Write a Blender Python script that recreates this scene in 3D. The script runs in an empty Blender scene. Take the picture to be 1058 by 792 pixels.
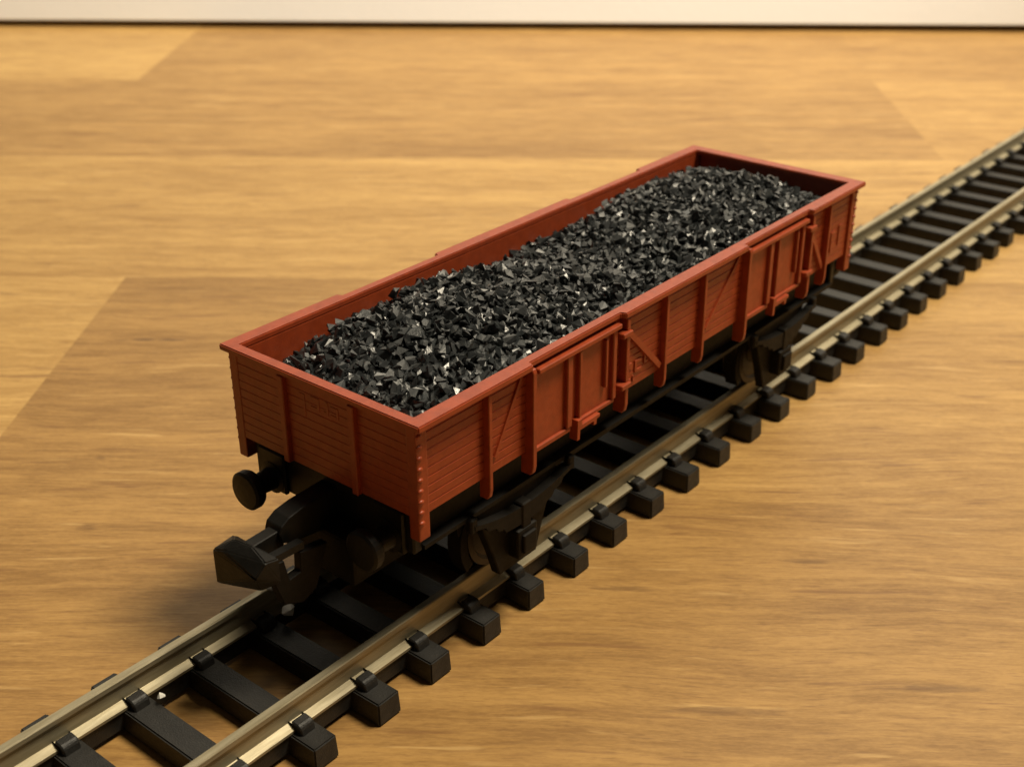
# Close-up of a small red model goods wagon with coal on a piece of track on a wooden worktop.
# One Blender unit is one centimetre. X runs along the track, Z is up, Z = 0 is the table top.
import bpy, bmesh, math, random
from mathutils import Vector, Matrix

scene = bpy.context.scene
COL = scene.collection
R = math.radians
random.seed(11)

# ------------------------------------------------------------------ helpers
def link(o, parent=None):
    COL.objects.link(o)
    if parent is not None:
        o.parent = parent
    return o

def tag(o, label=None, cat=None, group=None, kind=None):
    if label: o['label'] = label
    if cat: o['category'] = cat
    if group: o['group'] = group
    if kind: o['kind'] = kind
    return o

def empty(name, loc):
    o = bpy.data.objects.new(name, None)
    o.location = loc
    o.empty_display_size = 0.3
    return link(o)

def obj(name, bm, mat, parent=None, smooth=False):
    bmesh.ops.recalc_face_normals(bm, faces=bm.faces[:])
    me = bpy.data.meshes.new(name)
    bm.to_mesh(me); bm.free()
    me.materials.append(mat)
    if smooth:
        for p in me.polygons: p.use_smooth = True
        me.set_sharp_from_angle(angle=R(32))
    return link(bpy.data.objects.new(name, me), parent)

def copy_tree(o, parent=None):
    c = o.copy(); COL.objects.link(c); c.parent = parent
    for ch in list(o.children):
        copy_tree(ch, c)
    return c

def box(bm, x0, x1, y0, y1, z0, z1, bev=0.0, seg=1):
    t = bmesh.new()
    v = [t.verts.new((x, y, z)) for x in (x0, x1) for y in (y0, y1) for z in (z0, z1)]
    for f in ((0, 1, 3, 2), (4, 6, 7, 5), (0, 4, 5, 1), (2, 3, 7, 6), (0, 2, 6, 4), (1, 5, 7, 3)):
        t.faces.new([v[i] for i in f])
    if bev > 0:
        bmesh.ops.bevel(t, geom=t.edges[:], offset=bev, segments=seg, affect='EDGES', profile=0.6)
    merge(bm, t)

def merge(bm, t, mat=None):
    if mat is not None:
        bmesh.ops.transform(t, matrix=mat, verts=t.verts[:])
    me = bpy.data.meshes.new('tmp'); t.to_mesh(me); t.free()
    bm.from_mesh(me); bpy.data.meshes.remove(me)

def prism(bm, pts, axis, a, b, bev=0.0):
    """pts: closed outline in the two other axes (in xyz order), pushed along axis from a to b"""
    t = bmesh.new()
    def P(p, s):
        if axis == 0: return (s, p[0], p[1])
        if axis == 1: return (p[0], s, p[1])
        return (p[0], p[1], s)
    A = [t.verts.new(P(p, a)) for p in pts]
    B = [t.verts.new(P(p, b)) for p in pts]
    n = len(pts)
    t.faces.new(A); t.faces.new(B[::-1])
    for i in range(n):
        t.faces.new((A[i], B[i], B[(i + 1) % n], A[(i + 1) % n]))
    bmesh.ops.recalc_face_normals(t, faces=t.faces[:])
    if bev > 0:
        bmesh.ops.bevel(t, geom=t.edges[:], offset=bev, segments=1, affect='EDGES')
    merge(bm, t)

def lathe(bm, prof, axis, origin, seg=28):
    """prof: (radius, distance along axis); closed with end caps"""
    t = bmesh.new(); rings = []
    for r, s in prof:
        ring = []
        for k in range(seg):
            a = 2 * math.pi * k / seg
            c, d = r * math.cos(a), r * math.sin(a)
            p = [(s, c, d), (c, s, d), (c, d, s)][axis]
            ring.append(t.verts.new(Vector(p) + Vector(origin)))
        rings.append(ring)
    for a, b in zip(rings, rings[1:]):
        for k in range(seg):
            t.faces.new((a[k], a[(k + 1) % seg], b[(k + 1) % seg], b[k]))
    t.faces.new(rings[0]); t.faces.new(rings[-1])
    merge(bm, t)

def hull(bm, pts, bev=0.0):
    t = bmesh.new()
    vs = [t.verts.new(p) for p in pts]
    g = bmesh.ops.convex_hull(t, input=vs)
    dead = [e for e in g.get('geom_interior', []) if isinstance(e, bmesh.types.BMVert)]
    if dead: bmesh.ops.delete(t, geom=dead, context='VERTS')
    bmesh.ops.dissolve_limit(t, angle_limit=R(4), verts=t.verts[:], edges=t.edges[:])
    if bev > 0:
        bmesh.ops.bevel(t, geom=t.edges[:], offset=bev, segments=2, affect='EDGES')
    merge(bm, t)

def bar(bm, p0, p1, wid, dep, nrm):
    """flat strap from p0 to p1; dep is measured along nrm (outward), wid across"""
    p0, p1, nrm = Vector(p0), Vector(p1), Vector(nrm).normalized()
    d = (p1 - p0).normalized(); s = d.cross(nrm).normalized()
    t = bmesh.new()
    vs = []
    for q in (p0, p1):
        for a, b in ((-.5, 0), (.5, 0), (.5, 1), (-.5, 1)):
            vs.append(t.verts.new(q + s * wid * a + nrm * dep * b))
    for f in ((0, 1, 2, 3), (7, 6, 5, 4), (0, 4, 5, 1), (1, 5, 6, 2), (2, 6, 7, 3), (3, 7, 4, 0)):
        t.faces.new([vs[i] for i in f])
    merge(bm, t)

# ------------------------------------------------------------------ materials
def new_mat(name):
    m = bpy.data.materials.new(name); m.use_nodes = True
    nt = m.node_tree
    return m, nt, nt.nodes['Principled BSDF']

def N(nt, typ, **kw):
    n = nt.nodes.new(typ)
    for k, v in kw.items():
        setattr(n, k, v)
    return n

def mixc(nt, fac, a, b, blend='MIX'):
    n = N(nt, 'ShaderNodeMix', data_type='RGBA', blend_type=blend)
    n.clamp_factor = True
    for s, v in ((n.inputs['Factor'], fac), (n.inputs['A'], a), (n.inputs['B'], b)):
        if isinstance(v, bpy.types.NodeSocket): nt.links.new(v, s)
        elif isinstance(v, (tuple, list)): s.default_value = (*v, 1) if len(v) == 3 else v
        else: s.default_value = v
    # the RGBA sockets are the colour-typed ones
    return n

def cmix(nt, fac, a, b, blend='MIX'):
    n = N(nt, 'ShaderNodeMix', data_type='RGBA', blend_type=blend)
    ins = {'f': n.inputs[0], 'a': n.inputs[6], 'b': n.inputs[7]}
    for k, v in (('f', fac), ('a', a), ('b', b)):
        s = ins[k]
        if isinstance(v, bpy.types.NodeSocket): nt.links.new(v, s)
        elif isinstance(v, (tuple, list)): s.default_value = (*v, 1)
        else: s.default_value = v
    return n.outputs[2]

def math_(nt, op, a, b=None, c=None, clamp=False):
    n = N(nt, 'ShaderNodeMath', operation=op); n.use_clamp = clamp
    for i, v in enumerate((a, b, c)):
        if v is None: continue
        if isinstance(v, bpy.types.NodeSocket): nt.links.new(v, n.inputs[i])
        else: n.inputs[i].default_value = v
    return n.outputs[0]

def ramp(nt, fac, stops, interp='LINEAR'):
    n = N(nt, 'ShaderNodeValToRGB')
    cr = n.color_ramp; cr.interpolation = interp
    while len(cr.elements) < len(stops): cr.elements.new(0.5)
    for e, (p, c) in zip(cr.elements, stops):
        e.position = p; e.color = (*c, 1) if isinstance(c, tuple) else (c, c, c, 1)
    nt.links.new(fac, n.inputs[0])
    return n.outputs[0]

def noise(nt, vec, scale, detail=3.0, rough=0.55, dist=0.0):
    n = N(nt, 'ShaderNodeTexNoise')
    n.inputs['Scale'].default_value = scale; n.inputs['Detail'].default_value = detail
    n.inputs['Roughness'].default_value = rough; n.inputs['Distortion'].default_value = dist
    nt.links.new(vec, n.inputs['Vector'])
    return n.outputs['Fac']

def objco(nt):
    return N(nt, 'ShaderNodeTexCoord').outputs['Object']

def mapping(nt, vec, scale=(1, 1, 1), loc=(0, 0, 0)):
    n = N(nt, 'ShaderNodeMapping')
    n.inputs['Scale'].default_value = scale; n.inputs['Location'].default_value = loc
    nt.links.new(vec, n.inputs['Vector'])
    return n.outputs[0]

def bump(nt, bsdf, h, strength, dist):
    n = N(nt, 'ShaderNodeBump')
    n.inputs['Strength'].default_value = strength; n.inputs['Distance'].default_value = dist
    nt.links.new(h, n.inputs['Height']); nt.links.new(n.outputs[0], bsdf.inputs['Normal'])

def plastic(name, c1, c2, rough, scale=14, bstr=0.25, bdist=0.004, spec=0.5):
    m, nt, b = new_mat(name)
    co = objco(nt)
    n1 = noise(nt, co, scale, 4)
    nt.links.new(cmix(nt, ramp(nt, n1, [(.35, 0.0), (.7, 1.0)]), c1, c2), b.inputs['Base Color'])
    nr = noise(nt, co, scale * 2.3, 3)
    nt.links.new(math_(nt, 'MULTIPLY_ADD', nr, .22, rough - .11), b.inputs['Roughness'])
    b.inputs['Specular IOR Level'].default_value = spec
    bump(nt, b, noise(nt, co, 90, 2), bstr, bdist)
    return m

M_RED = plastic('red_brown_plastic', (.330, .050, .011), (.255, .037, .008), .46)
M_BLACK = plastic('black_plastic', (.0042, .0039, .0032), (.008, .0072, .006), .52, spec=.3)
M_UNDER = plastic('underframe_plastic', (.0040, .0031, .0021), (.0075, .0058, .0038), .62, spec=.2)
M_SLEEPER = plastic('sleeper_plastic', (.0105, .0100, .0092), (.020, .019, .0172), .52, spec=.42, scale=9, bstr=.5, bdist=.006)

def metal_rail():
    m, nt, b = new_mat('nickel_silver')
    co = objco(nt)
    st = mapping(nt, co, (1.2, 14, 14))
    n1 = noise(nt, st, 2.2, 4, .6)
    nt.links.new(cmix(nt, ramp(nt, n1, [(.35, 0.0), (.68, 1.0)]), (.40, .355, .245), (.29, .25, .160)), b.inputs['Base Color'])
    b.inputs['Metallic'].default_value = .55
    nt.links.new(math_(nt, 'MULTIPLY_ADD', noise(nt, st, 5, 3), .25, .36), b.inputs['Roughness'])
    bump(nt, b, noise(nt, mapping(nt, co, (2, 30, 30)), 3, 2), .25, .004)
    return m
M_RAIL = metal_rail()

def metal_wheel():
    m, nt, b = new_mat('wheel_metal')
    co = objco(nt)
    nt.links.new(cmix(nt, noise(nt, co, 12, 3), (.10, .085, .065), (.055, .045, .035)), b.inputs['Base Color'])
    b.inputs['Metallic'].default_value = .7; b.inputs['Roughness'].default_value = .5
    return m
M_WHEEL = metal_wheel()

def coal_mat():
    m, nt, b = new_mat('coal')
    isl = N(nt, 'ShaderNodeNewGeometry').outputs['Random Per Island']
    co = objco(nt)
    n1 = noise(nt, co, 22, 4, .6)
    base = cmix(nt, isl, (.0105, .0120, .0132), (.023, .0262, .0282))
    nt.links.new(cmix(nt, ramp(nt, n1, [(.4, 0.0), (.75, .6)]), base, (.048, .052, .054)), b.inputs['Base Color'])
    w = N(nt, 'ShaderNodeTexWhiteNoise', noise_dimensions='1D')
    nt.links.new(isl, w.inputs['W'])
    nt.links.new(math_(nt, 'MULTIPLY_ADD', w.outputs['Value'], .38, .20), b.inputs['Roughness'])
    b.inputs['Specular IOR Level'].default_value = .6
    bump(nt, b, noise(nt, co, 55, 3), .35, .006)
    return m
M_COAL = coal_mat()

def wall_mat():
    m, nt, b = new_mat('white_paint')
    co = objco(nt)
    nt.links.new(cmix(nt, noise(nt, co, .6, 3), (.80, .79, .755), (.76, .75, .715)), b.inputs['Base Color'])
    b.inputs['Roughness'].default_value = .6
    bump(nt, b, noise(nt, co, 6, 3), .08, .05)
    return m
M_WALL = wall_mat()

def crumb_mat():
    m, nt, b = new_mat('pale_grit')
    co = objco(nt)
    nt.links.new(cmix(nt, noise(nt, co, 30, 3), (.72, .70, .64), (.55, .53, .48)), b.inputs['Base Color'])
    b.inputs['Roughness'].default_value = .55
    return m
M_CRUMB = crumb_mat()

def wood_mat():
    m, nt, b = new_mat('oiled_wood')
    co = objco(nt)
    tone = N(nt, 'ShaderNodeAttribute', attribute_name='tone').outputs['Fac']
    seed = N(nt, 'ShaderNodeAttribute', attribute_name='seed').outputs['Fac']
    off = N(nt, 'ShaderNodeCombineXYZ')
    nt.links.new(math_(nt, 'MULTIPLY', seed, 7.3), off.inputs[0])
    nt.links.new(math_(nt, 'MULTIPLY', seed, 3.1), off.inputs[1])
    nt.links.new(seed, off.inputs[2])
    va = N(nt, 'ShaderNodeVectorMath', operation='ADD')
    nt.links.new(co, va.inputs[0]); nt.links.new(off.outputs[0], va.inputs[1])
    # long slow wander of the grain lines
    wob = noise(nt, mapping(nt, va.outputs[0], (.22, .35, 1)), 1.0, 2)
    cw = N(nt, 'ShaderNodeCombineXYZ'); nt.links.new(math_(nt, 'MULTIPLY', wob, .55), cw.inputs[1])
    vb = N(nt, 'ShaderNodeVectorMath', operation='ADD')
    nt.links.new(va.outputs[0], vb.inputs[0]); nt.links.new(cw.outputs[0], vb.inputs[1])
    g = vb.outputs[0]
    broad = noise(nt, mapping(nt, g, (.16, 1.3, 1)), 1.0, 3, .55)
    mid = noise(nt, mapping(nt, g, (.50, 5.6, 1)), 1.0, 4, .62, .2)
    fine = noise(nt, mapping(nt, g, (2.3, 21, 1)), 1.0, 4, .65, .3)
    fleck = noise(nt, mapping(nt, g, (1.0, 10.5, 1), (3.3, 1.7, 0)), 1.0, 3, .55, .25)
    pore = noise(nt, mapping(nt, g, (5.0, 44, 1)), 1.0, 3)
    light = ramp(nt, tone, [(0, (.335, .184, .053)), (.5, (.435, .252, .077)), (1, (.555, .345, .114))])
    dark = ramp(nt, tone, [(0, (.195, .099, .026)), (.5, (.270, .142, .038)), (1, (.375, .212, .060))])
    f1 = math_(nt, 'MULTIPLY_ADD', mid, .62, math_(nt, 'MULTIPLY', broad, .42))
    f1 = math_(nt, 'ADD', f1, math_(nt, 'MULTIPLY_ADD', fine, .62, -.31))
    mott = noise(nt, mapping(nt, g, (1.3, 4.2, 1), (9, 4, 0)), 1.0, 5, .68, .6)
    f1 = math_(nt, 'ADD', f1, math_(nt, 'MULTIPLY_ADD', mott, .38, -.19))
    fibre = noise(nt, mapping(nt, co, (16, 46, 1)), 1.0, 2, .6)
    f1 = math_(nt, 'ADD', f1, math_(nt, 'MULTIPLY_ADD', fibre, .34, -.17))
    base = cmix(nt, ramp(nt, f1, [(.36, 0.0), (.70, 1.0)]), light, dark)
    fl = ramp(nt, fleck, [(.61, 0.0), (.70, 1.0)])
    base = cmix(nt, math_(nt, 'MULTIPLY', fl, .60), base, (.185, .085, .026))
    pl = ramp(nt, fleck, [(.27, 1.0), (.38, 0.0)])
    base = cmix(nt, math_(nt, 'MULTIPLY', pl, .35), base, (.68, .45, .18))
    base = cmix(nt, math_(nt, 'MULTIPLY', ramp(nt, pore, [(.57, 0.0), (.72, 1.0)]), .42), base, (.15, .070, .022))
    # the few brown ticks and little knots in the front staves
    sep = N(nt, 'ShaderNodeSeparateXYZ'); nt.links.new(co, sep.inputs[0])
    ragged = noise(nt, mapping(nt, co, (6, 30, 1)), 1.0, 3)
    for (u, v, du, dv, k) in ((-2.61, 5.165, .15, .035, .85), (-2.33, 5.165, .18, .035, .8), (-2.85, 5.15, .09, .025, .5),
                              (-2.05, 1.66, .09, .07, .4), (3.65, 1.33, .25, .04, .55), (2.2, .95, .3, .045, .5),
                              (-2.3, 2.75, .06, .04, .45), (2.75, -.35, .5, .05, .45), (4.2, -.1, .4, .05, .45)):
        a = math_(nt, 'POWER', math_(nt, 'DIVIDE', math_(nt, 'SUBTRACT', sep.outputs[0], u), du), 2)
        c = math_(nt, 'POWER', math_(nt, 'DIVIDE', math_(nt, 'SUBTRACT', sep.outputs[1], v), dv), 2)
        dd = math_(nt, 'ADD', math_(nt, 'ADD', a, c), math_(nt, 'MULTIPLY_ADD', ragged, 2.4, -1.2))
        mk = math_(nt, 'MULTIPLY', math_(nt, 'SUBTRACT', 1.0, dd, clamp=True), k)
        base = cmix(nt, mk, base, (.10, .045, .015))
    nt.links.new(base, b.inputs['Base Color'])
    nt.links.new(math_(nt, 'MULTIPLY_ADD', fine, .20, .42), b.inputs['Roughness'])
    b.inputs['Specular IOR Level'].default_value = .42
    bump(nt, b, math_(nt, 'ADD', fine, pore), .10, .02)
    return m
M_WOOD = wood_mat()

# ------------------------------------------------------------------ the setting: worktop made of glued staves, white wall behind
TY = R(-52.06)                                   # direction of the staves against the track
def make_tabletop():
    V0, W = 2.16, 4.70
    cuts = {                                     # stave row -> end joints and the tone of each stave
        -3: ([-14, 9], [.4, .25, .5]), -2: ([-9, 12], [.3, .42, .3]), -1: ([-19, 17], [.5, .28, .4]),
        0: ([-3.32, 1.20, 24], [.92, .27, .60, .4]), 1: ([-24, 27], [.4, .80, .5]), 2: ([-19, 7.40], [.5, .36, .66]),
        3: ([-5.95, 19], [.92, .40, .7]), }
    bm = bmesh.new()
    tl = bm.faces.layers.float.new('tone'); sl = bm.faces.layers.float.new('seed')
    cache = {}
    def vert(u, v):
        k = (round(u, 4), round(v, 4))
        if k not in cache: cache[k] = bm.verts.new((k[0], k[1], 0))
        return cache[k]
    s = 1.0
    for r_, (us, tones) in cuts.items():
        v0, v1 = V0 + (r_ - 1) * W, V0 + r_ * W
        v0, v1 = v0 + W, v1 + W
        if r_ == 3: v1 = 23.0
        ends = [-38] + us + [44]
        for (a, c), t in zip(zip(ends, ends[1:]), tones):
            f = bm.faces.new([vert(a, v0), vert(c, v0), vert(c, v1), vert(a, v1)])
            s += 1.37
            f[tl] = t; f[sl] = s
    # thickness: sides and underside
    vs0, vs1 = V0 - 3 * W, 23.0
    lo = [bm.verts.new((u, v, -3)) for u, v in ((-38, vs0), (44, vs0), (44, vs1), (-38, vs1))]
    f = bm.faces.new(lo[::-1]); f[tl] = .4; f[sl] = 2
    hi = [vert(-38, vs0), vert(44, vs0), vert(44, vs1), vert(-38, vs1)]
    for i in range(4):
        f = bm.faces.new((hi[i], lo[i], lo[(i + 1) % 4], hi[(i + 1) % 4])); f[tl] = .4; f[sl] = 3
    me = bpy.data.meshes.new('tabletop'); bm.to_mesh(me); bm.free()
    me.materials.append(M_WOOD)
    o = link(bpy.data.objects.new('tabletop', me))
    o.rotation_euler = (0, 0, TY)
    tag(o, 'oiled wooden worktop of broad glued staves with straight grain', 'tabletop', kind='structure')
make_tabletop()

def make_wall():
    bm = bmesh.new()
    prism(bm, [(0, .15), (0, 40), (1.2, 40), (1.2, .004), (.6, .004), (.6, .15)], 0, -60, 66, .02)
    o = obj('wall', bm, M_WALL)
    e = Vector((math.cos(TY), math.sin(TY))); n = Vector((-e.y, e.x))
    p = n * 20.66
    o.location = (p.x, p.y, 0)
    o.rotation_euler = (0, 0, TY - R(1.2))
    tag(o, 'plain white wall behind the worktop with a dark gap under its lower edge', 'wall', kind='structure')
make_wall()

# ------------------------------------------------------------------ the track
SP, X_FIRST = .516, 0.0
K0, K1 = -7, 30
ZS = .178                                         # top of a sleeper
ZR = .380                                         # top of a rail
GY = .485                                         # centre line of a rail
def make_track():
    root = empty('railway_track', (0, 0, 0))
    tag(root, 'straight length of model railway track with black plastic sleepers and dull brass-coloured rails', 'track')
    xa, xb = (K0 - .45) * SP, (K1 + .45) * SP
    h = .0
    prof = [(-.080, ZS), (.080, ZS), (.080, ZS + .020), (.020, ZS + .040), (.014, ZR - .052), (.031, ZR - .040),
            (.031, ZR - .008), (.024, ZR), (-.024, ZR), (-.031, ZR - .008), (-.031, ZR - .040), (-.014, ZR - .052),
            (-.020, ZS + .040), (-.080, ZS + .020)]
    for s in (-1, 1):
        bm = bmesh.new()
        prism(bm, [(y + s * GY, z + .001) for y, z in prof], 0, xa, xb)
        obj('rail', bm, M_RAIL, root)
    for s in (-1, 1):
        bm = bmesh.new()
        box(bm, xa + .1, xb - .1, s * GY - .065, s * GY + .065, .045, ZS - .012)
        obj('sleeper_web', bm, M_SLEEPER, root)
    # one sleeper with its four rail clips (two on each rail)
    bm = bmesh.new()
    t = bmesh.new()
    L = .784; w = .098
    vs = []
    for z, k in ((0.004, 1.0), (ZS - .004, .93)):
        for x, y in ((-w, -L), (w, -L), (w, L), (-w, L)):
            vs.append(t.verts.new((x * k, y * (1 if k == 1 else .99), z)))
    for f in ((3, 2, 1, 0), (4, 5, 6, 7), (0, 1, 5, 4), (1, 2, 6, 5), (2, 3, 7, 6), (3, 0, 4, 7)):
        t.faces.new([vs[i] for i in f])
    bmesh.ops.bevel(t, geom=t.edges[:], offset=.010, segments=2, affect='EDGES')
    merge(bm, t)
    proto = obj('sleeper', bm, M_SLEEPER, root)
    proto.location = (X_FIRST + K0 * SP, 0, 0)
    for s in (-1, 1):
        bm = bmesh.new()
        pts = [(-.150, ZS - .010), (.150, ZS - .010), (.138, ZS + .044), (.118, ZS + .064), (.055, ZS + .070), (.045, ZS + .054), (.092, ZS + .030), (.092, ZS - .002),
               (-.092, ZS - .002), (-.092, ZS + .030), (-.045, ZS + .054), (-.055, ZS + .070), (-.118, ZS + .064), (-.138, ZS + .044)]
        prism(bm, [(y + s * GY, z) for y, z in pts], 0, -.056, .056, .008)
        obj('rail_clip', bm, M_SLEEPER, proto)
    rnd = random.Random(4)
    for k in range(K0 + 1, K1 + 1):
        c = copy_tree(proto, root)
        c.location = (X_FIRST + k * SP + rnd.uniform(-.012, .012), rnd.uniform(-.012, .012), 0)
        c.rotation_euler = (0, 0, R(rnd.uniform(-.8, .8)))
        c.scale = (rnd.uniform(.95, 1.05), 1 + rnd.uniform(-.006, .006), 1)
    return root
make_track()

# ------------------------------------------------------------------ the wagon
XA, XB = .296, 6.007                              # body ends
HW = .826                                         # half width over the planks
TOP, RIMB = 2.064, 2.018
BOT = 1.392
INW = .783                                        # inner half width
root = empty('coal_wagon', (3.15, 0, ZR))
tag(root, 'small red-brown open goods wagon with black underframe standing on the model track', 'model wagon')
OFF = Vector((-3.15, 0, -ZR))
def part(name, bm, mat, parent=root, smooth=False):
    bmesh.ops.translate(bm, verts=bm.verts[:], vec=OFF)
    return obj(name, bm, mat, parent, smooth)

PLANKS = 10
def plank_profile(outer, inner, z0, z1, n, depth, gap):
    """outline (across, z): grooved outside, plain inside"""
    pts = []
    h = (z1 - z0) / n
    for i in range(n):
        a, c = z0 + i * h, z0 + (i + 1) * h
        pts += [(outer - depth if i else outer, a), (outer, a + gap), (outer, c - gap)]
    pts += [(outer, z1), (inner, z1), (inner, z0)]
    return pts

for s in (-1, 1):                                 # long sides
    bm = bmesh.new()
    pr = [(s * y, z) for y, z in plank_profile(HW, INW, BOT, RIMB - .002, PLANKS, .0045, .007)]
    prism(bm, pr, 0, XA + .03, XB - .03)
    part('side_wall', bm, M_RED)
for s, x in ((-1, XA), (1, XB)):                  # ends
    bm = bmesh.new()
    pr = [(x - s * .0 + s * (q - HW), z) for q, z in plank_profile(HW, HW - .055, BOT, RIMB - .002, PLANKS, .0025, .005)]
    prism(bm, pr, 1, -HW + .004, HW - .004)
    part('end_wall', bm, M_RED)
bm = bmesh.new(); box(bm, XA + .06, XB - .06, -INW - .01, INW + .01, BOT - .03, BOT + .05)
part('wagon_floor', bm, M_UNDER)

# capping rim, narrower where the doors stand
DOORS = ((1.385, 2.345), (4.065, 5.060))
XO0, XO1 = .2645, 6.0387
XI0, XI1 = .350, 5.912
YI, YO, YD = .785, .9025, .862
def make_rim():
    outer = [(XO0, -YO)]
    for a, c in DOORS:
        outer += [(a - .06, -YO), (a - .045, -YD), (c - .01, -YD), (c + .005, -YO)]
    outer += [(XO1, -YO), (XO1, YO)]
    for a, c in DOORS[::-1]:
        outer += [(c + .005, YO), (c - .01, YD), (a - .045, YD), (a - .06, YO)]
    outer += [(XO0, YO)]
    inner = []
    for p in outer:
        x = min(max(p[0], XI0), XI1) if abs(p[0] - XO0) < 1e-6 or abs(p[0] - XO1) < 1e-6 else p[0]
        inner.append((x, math.copysign(YI, p[1])))
    bm = bmesh.new(); n = len(outer)
    V = [[bm.verts.new((*p, z)) for p in ring] for ring, z in ((outer, RIMB), (outer, TOP), (inner, TOP), (inner, RIMB))]
    for i in range(n):
        j = (i + 1) % n
        for k in range(4):
            bm.faces.new((V[k][i], V[k][j], V[(k + 1) % 4][j], V[(k + 1) % 4][i]))
    bmesh.ops.recalc_face_normals(bm, faces=bm.faces[:])
    sharp = [e for e in bm.edges if len(e.link_faces) == 2 and e.calc_face_angle(0) > R(25)]
    bmesh.ops.bevel(bm, geom=sharp, offset=.008, segments=2, affect='EDGES')
    part('capping_rim', bm, M_RED)
make_rim()

# upright posts: x of the right-hand edge, width, depth, foot
POSTS = ((.952, .034, .050, 1.235), (1.378, .040, .066, 1.225), (2.424, .040, .066, 1.255), (2.945, .034, .050, 1.245),
         (3.462, .034, .050, 1.250), (4.092, .040, .066, 1.205), (5.140, .040, .066, 1.235), (5.486, .034, .050, 1.245))
for s in (-1, 1):
    for x1, w, dp, foot in POSTS:
        bm = bmesh.new()
        y0, y1 = HW - .012, HW + dp
        # side outline: flush under the rim, foot cut back with a curve
        out = [(y0, RIMB - .004), (y1 - .012, RIMB - .004), (y1, RIMB - .03), (y1, foot + .07), (y1 - .010, foot + .02), (y1 - .03, foot),
               (y0 - .03, foot), (y0 - .03, BOT - .012), (y0, BOT - .012)]
        prism(bm, [(s * y, z) for y, z in out], 0, x1 - w, x1, .005)
        part('side_post', bm, M_RED)
    for s2, x in ((-1, XA), (1, XB)):             # corner posts with rivet heads
        bm = bmesh.new()
        a, c = (x - .004, x + .092) if s2 < 0 else (x - .092, x + .004)
        ya, yb = sorted((s * (HW - .062), s * (HW + .022)))
        box(bm, a, c, ya, yb, 1.232, RIMB - .003, .010, 2)
        cp = part('corner_post', bm, M_RED)
        for i in range(9):
            z = BOT - .03 + (RIMB - BOT - .02) * i / 8.0
            xr = x + .020 if s2 < 0 else x - .020
            bm = bmesh.new()
            bmesh.ops.create_icosphere(bm, subdivisions=2, radius=.020, matrix=Matrix.Translation((xr, s * (HW + .021), z)) @ Matrix.Diagonal((1.25, .75, .8, 1)))
            part('rivet', bm, M_RED, cp, True)

# diagonal straps of the side panels
for s in (-1, 1):
    for (xa_, za), (xc, zc), w, d in (((1.02, 1.50), (1.300, 1.995), .024, .012), ((3.54, 1.50), (4.010, 1.985), .024, .012),
                                      ((2.432, 1.90), (2.890, 1.440), .044, .028), ((5.150, 1.86), (5.440, 1.420), .040, .028)):
        bm = bmesh.new()
        bar(bm, (xa_, s * (HW - .004), za), (xc, s * (HW - .004), zc), w, d + .004, (0, s, 0))
        part('diagonal_brace', bm, M_RED)

# doors
for s in (-1, 1):
    for a, c in DOORS:
        ln = c - a
        yb = HW + .020
        bm = bmesh.new()
        xm = a + ln * .42
        ya, y2 = sorted((s * (HW - .02), s * (HW + .006)))
        box(bm, a + .004, c - .054, ya, y2, BOT + .016, 1.972)
        d = part('door', bm, M_RED)
        def sub(name, x0, x1, d0, d1, z0, z1, bev=.006):
            b2 = bmesh.new()
            q0, q1 = sorted((s * d0, s * d1))
            box(b2, x0, x1, q0, q1, z0, z1, bev)
            return part(name, b2, M_RED, d)
        sub('door_leaf', a, xm, HW - .018, yb, BOT + .012, 1.975)
        sub('door_leaf', xm + .016, c - .05, HW - .018, yb, BOT + .012, 1.975)
        sub('top_rail', a + .02, c - .02, HW - .01, YD + .028, 1.955, 1.992)
        sub('bottom_rail', a, xm - .01, HW - .01, yb + .020, BOT - .022, BOT + .018)
        sub('bottom_rail', xm + .10, c - .06, HW - .01, yb + .020, BOT - .004, BOT + .030)
        sub('door_stile', xm - .062, xm - .006, HW - .01, yb + .030, BOT + .02, 1.95)
        sub('door_stile', xm + .066, xm + .098, HW - .01, yb + .034, BOT + .05, 1.95)
        sub('door_stile', c - .098, c - .052, HW - .01, yb + .030, BOT + .03, 1.95)
        sub('locking_bar', c - .185, c - .158, HW, yb + .030, 1.55, 1.92)
        b2 = bmesh.new()
        out = [(.025, -.105), (.058, -.105), (.062, -.034), (.215, -.030), (.218, -.064), (.250, -.064), (.254, -.026), (.290, -.020), (.290, .006), (.085, .004), (.078, .052), (.030, .052)]
        q0, q1 = sorted((s * HW, s * (yb + .050)))
        prism(b2, [(xm + p, BOT + q) for p, q in out], 1, q0, q1, .003)
        part('latch', b2, M_RED, d)
        sub('hinge_bracket', c - .03, c + .085, HW, HW + .086, 1.875, 1.915)
        sub('hinge_bracket', c - .03, c + .085, HW, HW + .086, 1.470, 1.510)

# moulded marks: too worn to read, a round emblem beside short strokes, a plate outline, an end mark
def ring(cx, cz, r, n=10): return [(cx + r * math.cos(6.2832 * k / n), cz + r * 1.1 * math.sin(6.2832 * k / n)) for k in range(n)]
G_C = [(.0, .0), (.09, .0), (.09, .026), (.028, .026), (.028, .074), (.09, .074), (.09, .10), (.0, .10)]
G_L = [(.0, .0), (.05, .0), (.05, .026), (.026, .026), (.026, .10), (.0, .10)]
G_G = [(.0, .0), (.022, .0), (.022, .16), (.065, .16), (.065, .19), (.0, .19)]
def glyph(g, x, z, k=1.0): return [(x + p * k, z + q * k) for p, q in g]
MARKS = [ring(2.525, 1.568, .026), glyph(G_C, 2.578, 1.492), glyph(G_L, 2.695, 1.525, .95), ring(2.52, 1.452, .017), glyph(G_L, 2.555, 1.432, .5),
         glyph(G_G, 5.60, 1.50), glyph(G_G, 5.74, 1.535)]
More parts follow.
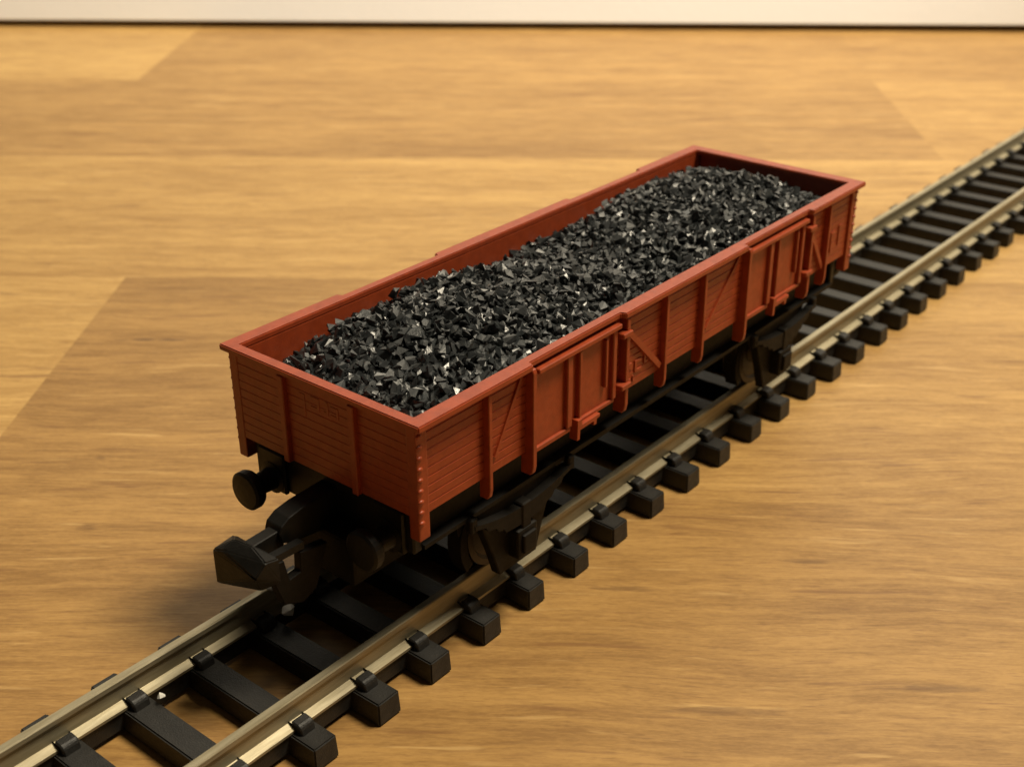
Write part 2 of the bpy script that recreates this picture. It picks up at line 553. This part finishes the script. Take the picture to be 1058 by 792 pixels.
for s in (-1, 1):
    y0, y1 = sorted((s * (HW - .014), s * (HW + .010)))
    for g in MARKS:
        bm = bmesh.new(); prism(bm, g, 1, y0, y1, .003)
        part('raised_mark', bm, M_RED)
for x, s in ((XA, -1), (XB, 1)):
    x0, x1 = sorted((x - s * .012, x + s * .0035))
    for g in (glyph(G_G, .115, 1.775, .85), glyph(G_C, -.02, 1.85, .95), glyph(G_L, -.10, 1.85, .95), glyph(G_C, -.19, 1.85, .8)):
        bm = bmesh.new(); prism(bm, g, 0, x0, x1, .003)
        part('raised_mark', bm, M_RED)
    for y in (.315, -.325):                       # two ribs on each end
        bm = bmesh.new()
        xx0, xx1 = sorted((x - s * .01, x + s * .034))
        box(bm, xx0, xx1, y - .026, y + .026, BOT - .010, RIMB - .003, .006)
        part('end_rib', bm, M_RED)

# ------------------------------------------------------------------ underframe
CX = 3.16
for s in (-1, 1):
    bm = bmesh.new()
    prism(bm, [(s * y, z) for y, z in ((.64, 1.385), (.64, 1.075), (.76, 1.075), (.76, 1.105), (.69, 1.115), (.69, 1.345), (.76, 1.355), (.76, 1.385))], 0, .42, 5.88)
    part('solebar', bm, M_UNDER)
for y in (-.28, .28):
    bm = bmesh.new(); box(bm, .42, 5.88, y - .05, y + .05, 1.10, 1.362, .01); part('centre_beam', bm, M_UNDER)
for x in (2.2, 3.16, 4.1):
    bm = bmesh.new(); box(bm, x - .05, x + .05, -.64, .64, 1.12, 1.358, .01); part('cross_member', bm, M_UNDER)
for x0, x1 in ((.345, .425), (5.875, 5.955)):
    bm = bmesh.new(); box(bm, x0, x1, -.74, .74, 1.06, 1.388, .012)
    part('headstock', bm, M_BLACK)

def axle_guard(xc, s):
    bm = bmesh.new()
    y0, y1 = sorted((s * .655, s * .735))
    prism(bm, [(xc - .44, 1.09), (xc - .27, .66), (xc - .20, .45), (xc + .20, .45), (xc + .27, .66), (xc + .44, 1.09)], 1, y0, y1, .008)
    g = part('axle_guard', bm, M_UNDER)
    bm = bmesh.new(); y0, y1 = sorted((s * .70, s * .825))
    box(bm, xc - .105, xc + .105, y0, y1, .56, .79, .022, 2)
    part('axle_box', bm, M_UNDER, g)
    bm = bmesh.new(); y0, y1 = sorted((s * .80, s * .850)); box(bm, xc - .07, xc + .07, y0, y1, .60, .75, .016, 2)
    part('axle_box_cover', bm, M_UNDER, g)
    # leaf spring, arched, its leaves stepped along the lower edge
    up, dn = [], []
    for i in range(41):
        t_ = -1 + 2 * i / 40
        arch = .93 + .085 * t_ * t_
        up.append((xc + t_ * .52, arch + .03))
        n = 1 + sum(1 for q in (.80, .60, .42) if abs(t_) < q)
        dn.append((xc + t_ * .52, arch + .03 - .034 * n))
    bm = bmesh.new(); y0, y1 = sorted((s * .735, s * .805)); prism(bm, up + dn[::-1], 1, y0, y1)
    part('leaf_spring', bm, M_UNDER, g)
    bm = bmesh.new(); y0, y1 = sorted((s * .73, s * .815)); box(bm, xc - .05, xc + .05, y0, y1, .76, .985, .01)
    part('spring_buckle', bm, M_UNDER, g)
    for sx in (-1, 1):
        bm = bmesh.new(); y0, y1 = sorted((s * .740, s * .80)); box(bm, xc + sx * .52 - .035, xc + sx * .52 + .035, y0, y1, .985, 1.10, .012)
        part('spring_shackle', bm, M_UNDER, g)
        pts = []
        for i in range(7):
            a = R(-32 + 64 * i / 6)
            pts.append((xc + sx * .335 * math.cos(a), .69 + .335 * math.sin(a)))
        for i in range(7):
            a = R(32 - 64 * i / 6)
            pts.append((xc + sx * .405 * math.cos(a), .69 + .405 * math.sin(a)))
        bm = bmesh.new(); y0, y1 = sorted((s * .44, s * .56)); prism(bm, pts, 1, y0, y1)
        part('brake_block', bm, M_UNDER, g)
        bm = bmesh.new(); bar(bm, (xc + sx * .385, s * .50, .80), (xc + sx * .43, s * .50, 1.12), .06, .05, (0, s, 0))
        part('brake_hanger', bm, M_UNDER, g)

WX = (1.37, 4.98)
for xc in WX:
    for s in (-1, 1): axle_guard(xc, s)
    bm = bmesh.new(); lathe(bm, [(.045, -.66), (.05, -.40), (.065, -.38), (.065, .38), (.05, .40), (.045, .66)], 1, (xc, 0, .69), 20)
    ws = part('wheelset', bm, M_UNDER, root, True)
    for s in (-1, 1):
        bm = bmesh.new()
        pr = [(.10, .39), (.235, .395), (.27, .385), (.345, .39), (.350, .405), (.335, .43), (.312, .437), (.306, .54), (.26, .545), (.24, .52), (.12, .51), (.10, .54)]
        lathe(bm, [(r_, s * y) for r_, y in pr], 1, (xc, 0, .69), 40)
        part('wheel', bm, M_WHEEL, ws)

# brake gear below the middle of the frame
for s in (-1, 1):
    bm = bmesh.new(); bar(bm, (1.75, s * .50, .86), (4.6, s * .50, .86), .04, .03, (0, s, 0)); part('brake_rod', bm, M_UNDER)

# buffers and couplings
for s2, x in ((-1, .345), (1, 5.955)):
    for y in (-.55, .55):
        zc = 1.15
        bm = bmesh.new()
        lathe(bm, [(.115, s2 * -.01), (.115, s2 * .035), (.082, s2 * .045), (.072, s2 * .15), (.055, s2 * .155), (.050, s2 * .21)], 0, (x, y, zc), 24)
        bf = part('buffer', bm, M_BLACK)
        bm = bmesh.new()
        lathe(bm, [(.06, s2 * .175), (.125, s2 * .190), (.138, s2 * .215), (.138, s2 * .262), (.120, s2 * .276), (.06, s2 * .285), (.01, s2 * .288)], 0, (x, y, zc), 30)
        part('buffer_head', bm, M_BLACK, bf)
        bm = bmesh.new()
        x0, x1 = sorted((x + s2 * -.01, x + s2 * .03))
        box(bm, x0, x1, y - .13, y + .13, zc - .10, 1.36, .012)
        part('buffer_plate', bm, M_BLACK, bf)
    def mx(p): return (p[0] if s2 < 0 else 6.30 - p[0], p[1], p[2])
    bm = bmesh.new()                              # pocket with rounded nose, neck, drooping hook
    pts = [(.36, 1.02), (.36, 1.30), (.06, 1.29), (-.06, 1.27), (-.13, 1.23), (-.15, 1.18), (-.13, 1.11), (-.02, 1.07)]
    pts = [(mx((q[0], 0, 0))[0], q[1]) for q in pts]
    prism(bm, pts, 1, -.060, .085, .006)
    cp = part('coupling', bm, M_BLACK)
    bm = bmesh.new()
    pts = [(-.10, 1.20), (-.36, 1.19), (-.36, 1.08), (-.10, 1.06)]
    prism(bm, [(mx((q[0], 0, 0))[0], q[1]) for q in pts], 1, -.035, .055, .006)
    part('coupling_neck', bm, M_BLACK, cp)
    bm = bmesh.new()
    hull(bm, [mx(p) for p in ((-.476, .2, .885), (-.476, .2, 1.14), (-.458, .10, .93), (-.465, .11, 1.165), (-.385, .09, 1.215), (-.365, -.05, 1.215),
                              (-.385, -.2, 1.165), (-.460, -.18, 1.075), (-.30, .2, 1.16), (-.30, .2, .90), (-.28, -.2, 1.14), (-.28, -.2, .96), (-.40, -.15, .94))], .008)
    part('coupling_head', bm, M_BLACK, cp)
    bm = bmesh.new()
    pts = [(-.36, 1.10), (-.25, .76), (-.10, .69), (.02, .74), (.14, 1.03), (-.09, 1.07), (-.10, .93), (-.19, .92), (-.22, 1.08)]
    prism(bm, [(mx((q[0], 0, 0))[0], q[1]) for q in pts], 1, -.17, -.105, .006)
    hk = part('coupling_hook', bm, M_UNDER, cp)
    bm = bmesh.new(); bar(bm, mx((-.30, -.105, 1.115)), mx((-.05, -.105, 1.105)), .05, .06, (0, -1, 0))
    part('hook_link', bm, M_BLACK, cp)
    bm = bmesh.new(); box(bm, *sorted((mx((.17, 0, 0))[0], mx((.95, 0, 0))[0])), -.36, .30, .74, 1.08, .03, 2)
    part('coupling_mount', bm, M_UNDER, cp)

# ------------------------------------------------------------------ coal
def coal_height(x, y):
    e = max(0.0, min(1.0, (x - .33) / .85, (5.93 - x) / .40)); e = e * e * (3 - 2 * e)
    c = max(0.0, 1 - (abs(y) / .79) ** 2.0)
    near = math.exp(-((x - 1.70) / .95) ** 2); far = math.exp(-(abs(x - 4.80) / 1.05) ** 2.6)
    h = 1.805 + .06 * e + c * (.04 + .05 * e) + .205 * (.40 + .60 * c) * (near + far)
    h += .016 * math.sin(x * 5.3 + y * 4.1) + .014 * math.sin(y * 9 + x * 3.7 + 1)
    return h
def make_coal():
    rnd = random.Random(23)
    protos = []
    for _ in range(60):
        t = bmesh.new()
        n = rnd.choice((6, 7, 8, 9, 10))
        vs = []
        for i in range(n):
            d = Vector((rnd.gauss(0, 1), rnd.gauss(0, 1), rnd.gauss(0, 1))).normalized() * rnd.uniform(.85, 1.1)
            vs.append(t.verts.new((d.x, d.y * rnd.uniform(.6, 1), d.z * rnd.uniform(.45, .95))))
        g = bmesh.ops.convex_hull(t, input=vs)
        dead = [e for e in g.get('geom_interior', []) if isinstance(e, bmesh.types.BMVert)]
        if dead: bmesh.ops.delete(t, geom=dead, context='VERTS')
        bmesh.ops.recalc_face_normals(t, faces=t.faces[:])
        t.verts.ensure_lookup_table()
        t.verts.index_update()
        protos.append(([v.co.copy() for v in t.verts], [tuple(v.index for v in f.verts) for f in t.faces]))
        t.free()
    V, F = [], []
    # solid bed under the lumps
    nx, ny = 112, 32
    xs = [.352 + (5.905 - .352) * i / nx for i in range(nx + 1)]
    ys = [-.768 + 1.536 * j / ny for j in range(ny + 1)]
    for x in xs:
        for y in ys: V.append((x, y, coal_height(x, y) - .055 + rnd.uniform(-.02, .02)))
    for i in range(nx):
        for j in range(ny):
            a = i * (ny + 1) + j
            F.append((a, a + ny + 1, a + ny + 2, a + 1))
    # underside and sides, so that the load is a closed heap
    base = len(V)
    for x, y in ((xs[0], ys[0]), (xs[-1], ys[0]), (xs[-1], ys[-1]), (xs[0], ys[-1])): V.append((x, y, BOT + .052))
    F.append((base, base + 3, base + 2, base + 1))
    F.append(tuple([base, base + 1] + [i * (ny + 1) for i in range(nx, -1, -1)]))
    F.append(tuple([base + 2, base + 3] + [i * (ny + 1) + ny for i in range(nx + 1)]))
    F.append(tuple([base + 3, base] + [j for j in range(ny + 1)]))
    F.append(tuple([base + 1, base + 2] + [nx * (ny + 1) + j for j in range(ny, -1, -1)]))
    cell = .049
    x = .37
    while x < 5.90:
        y = -.755
        while y < .756:
            px, py = x + rnd.uniform(-.5, .5) * cell, y + rnd.uniform(-.5, .5) * cell
            r_ = rnd.choice((.022, .033, .042, .050, .062)) * rnd.uniform(.85, 1.15)
            px = min(max(px, .352 + r_), 5.905 - r_); py = min(max(py, -.768 + r_), .768 - r_)
            pz = coal_height(px, py) - .026 + rnd.uniform(-.030, .020)
            vs, fs = rnd.choice(protos)
            q = Matrix.Rotation(rnd.uniform(0, 6.28), 3, Vector((rnd.gauss(0, 1), rnd.gauss(0, 1), rnd.gauss(0, 1))).normalized())
            b0 = len(V)
            for v in vs:
                w_ = q @ v
                V.append((px + w_.x * r_, py + w_.y * r_, pz + w_.z * r_))
            for f in fs: F.append(tuple(i + b0 for i in f))
            y += cell
        x += cell
    me = bpy.data.meshes.new('coal_load'); me.from_pydata(V, [], F); me.update()
    me.materials.append(M_COAL)
    o = link(bpy.data.objects.new('coal_load', me))
    tag(o, 'heaped load of glinting black coal lumps filling the open red wagon', 'coal', kind='stuff')
make_coal()

# pale crumbs of grit on the track under the coupling
def crumb(name, loc, r_, seed, label):
    rnd = random.Random(seed); bm = bmesh.new()
    hull(bm, [Vector((rnd.gauss(0, 1), rnd.gauss(0, 1), rnd.gauss(0, .7))).normalized() * r_ * rnd.uniform(.8, 1.1) for _ in range(14)])
    o = obj(name, bm, M_CRUMB); o.location = loc
    tag(o, label, 'grit')
crumb('grit_crumb', (.10, .455, ZR + .034), .056, 1, 'larger pale crumb of grit lying on top of the rail below the coupling')
crumb('grit_crumb', (-.93, .30, ZS + .040), .030, 5, 'pale crumb of grit lying on a sleeper in front of the wagon beside the rail')
crumb('grit_crumb', (.13, .300, ZS + .095), .052, 2, 'pale crumb of grit lying on a sleeper beside the rail below the coupling')

# ------------------------------------------------------------------ light
def area(name, loc, target, size, power, col):
    l = bpy.data.lights.new(name, 'AREA'); l.shape = 'DISK'; l.size = size; l.energy = power; l.color = col
    o = link(bpy.data.objects.new(name, l)); o.location = loc
    o.rotation_euler = (Vector(target) - Vector(loc)).to_track_quat('-Z', 'Y').to_euler()
    return o
area('ceiling_lamp', (22, -17, 60), (3, 0, 1), 19, 57000, (1.0, .87, .65))
def spot(name, loc, target, size, power, col, ang, blend):
    l = bpy.data.lights.new(name, 'SPOT'); l.shadow_soft_size = size; l.energy = power; l.color = col
    l.spot_size = R(ang); l.spot_blend = blend
    o = link(bpy.data.objects.new(name, l)); o.location = loc
    o.rotation_euler = (Vector(target) - Vector(loc)).to_track_quat('-Z', 'Y').to_euler()
def uv(u, v, z): return (math.cos(TY) * u - math.sin(TY) * v, math.sin(TY) * u + math.cos(TY) * v, z)
spot('wall_fill_spot', uv(24, -14, 34), uv(2.5, 23.5, 13.0), 4, 124000, (1.0, .95, .83), 50, .8)  # added fill spot, cone aimed past the wagon to brighten wall and far worktop
w = bpy.data.worlds.new('World'); scene.world = w; w.use_nodes = True
bg = w.node_tree.nodes['Background']
bg.inputs[0].default_value = (1.0, .84, .64, 1); bg.inputs[1].default_value = .035

# ------------------------------------------------------------------ camera
def make_camera():
    cam = bpy.data.cameras.new('camera')
    o = link(bpy.data.objects.new('camera', cam))
    p, y, r_ = R(27.2125), R(-50.1903), R(-.32)
    fwd = Vector((-math.sin(y) * math.cos(p), math.cos(y) * math.cos(p), -math.sin(p)))
    right = fwd.cross(Vector((0, 0, 1))).normalized(); up = right.cross(fwd)
    r2 = right * math.cos(r_) + up * math.sin(r_); u2 = up * math.cos(r_) - right * math.sin(r_)
    m = Matrix((r2, u2, -fwd)).transposed().to_4x4()
    m.translation = Vector((-4.2742, -5.3896, 5.6211))
    o.matrix_world = m
    cam.sensor_fit = 'HORIZONTAL'; cam.sensor_width = 36
    cam.lens = 1306.9 / 1058 * 36
    cam.clip_start = .1; cam.clip_end = 500
    cam.dof.use_dof = True; cam.dof.focus_distance = 8.3; cam.dof.aperture_fstop = .80
    scene.camera = o
make_camera()
vs = scene.view_settings
vs.view_transform = 'Standard'; vs.look = 'None'; vs.exposure = 0; vs.gamma = 1
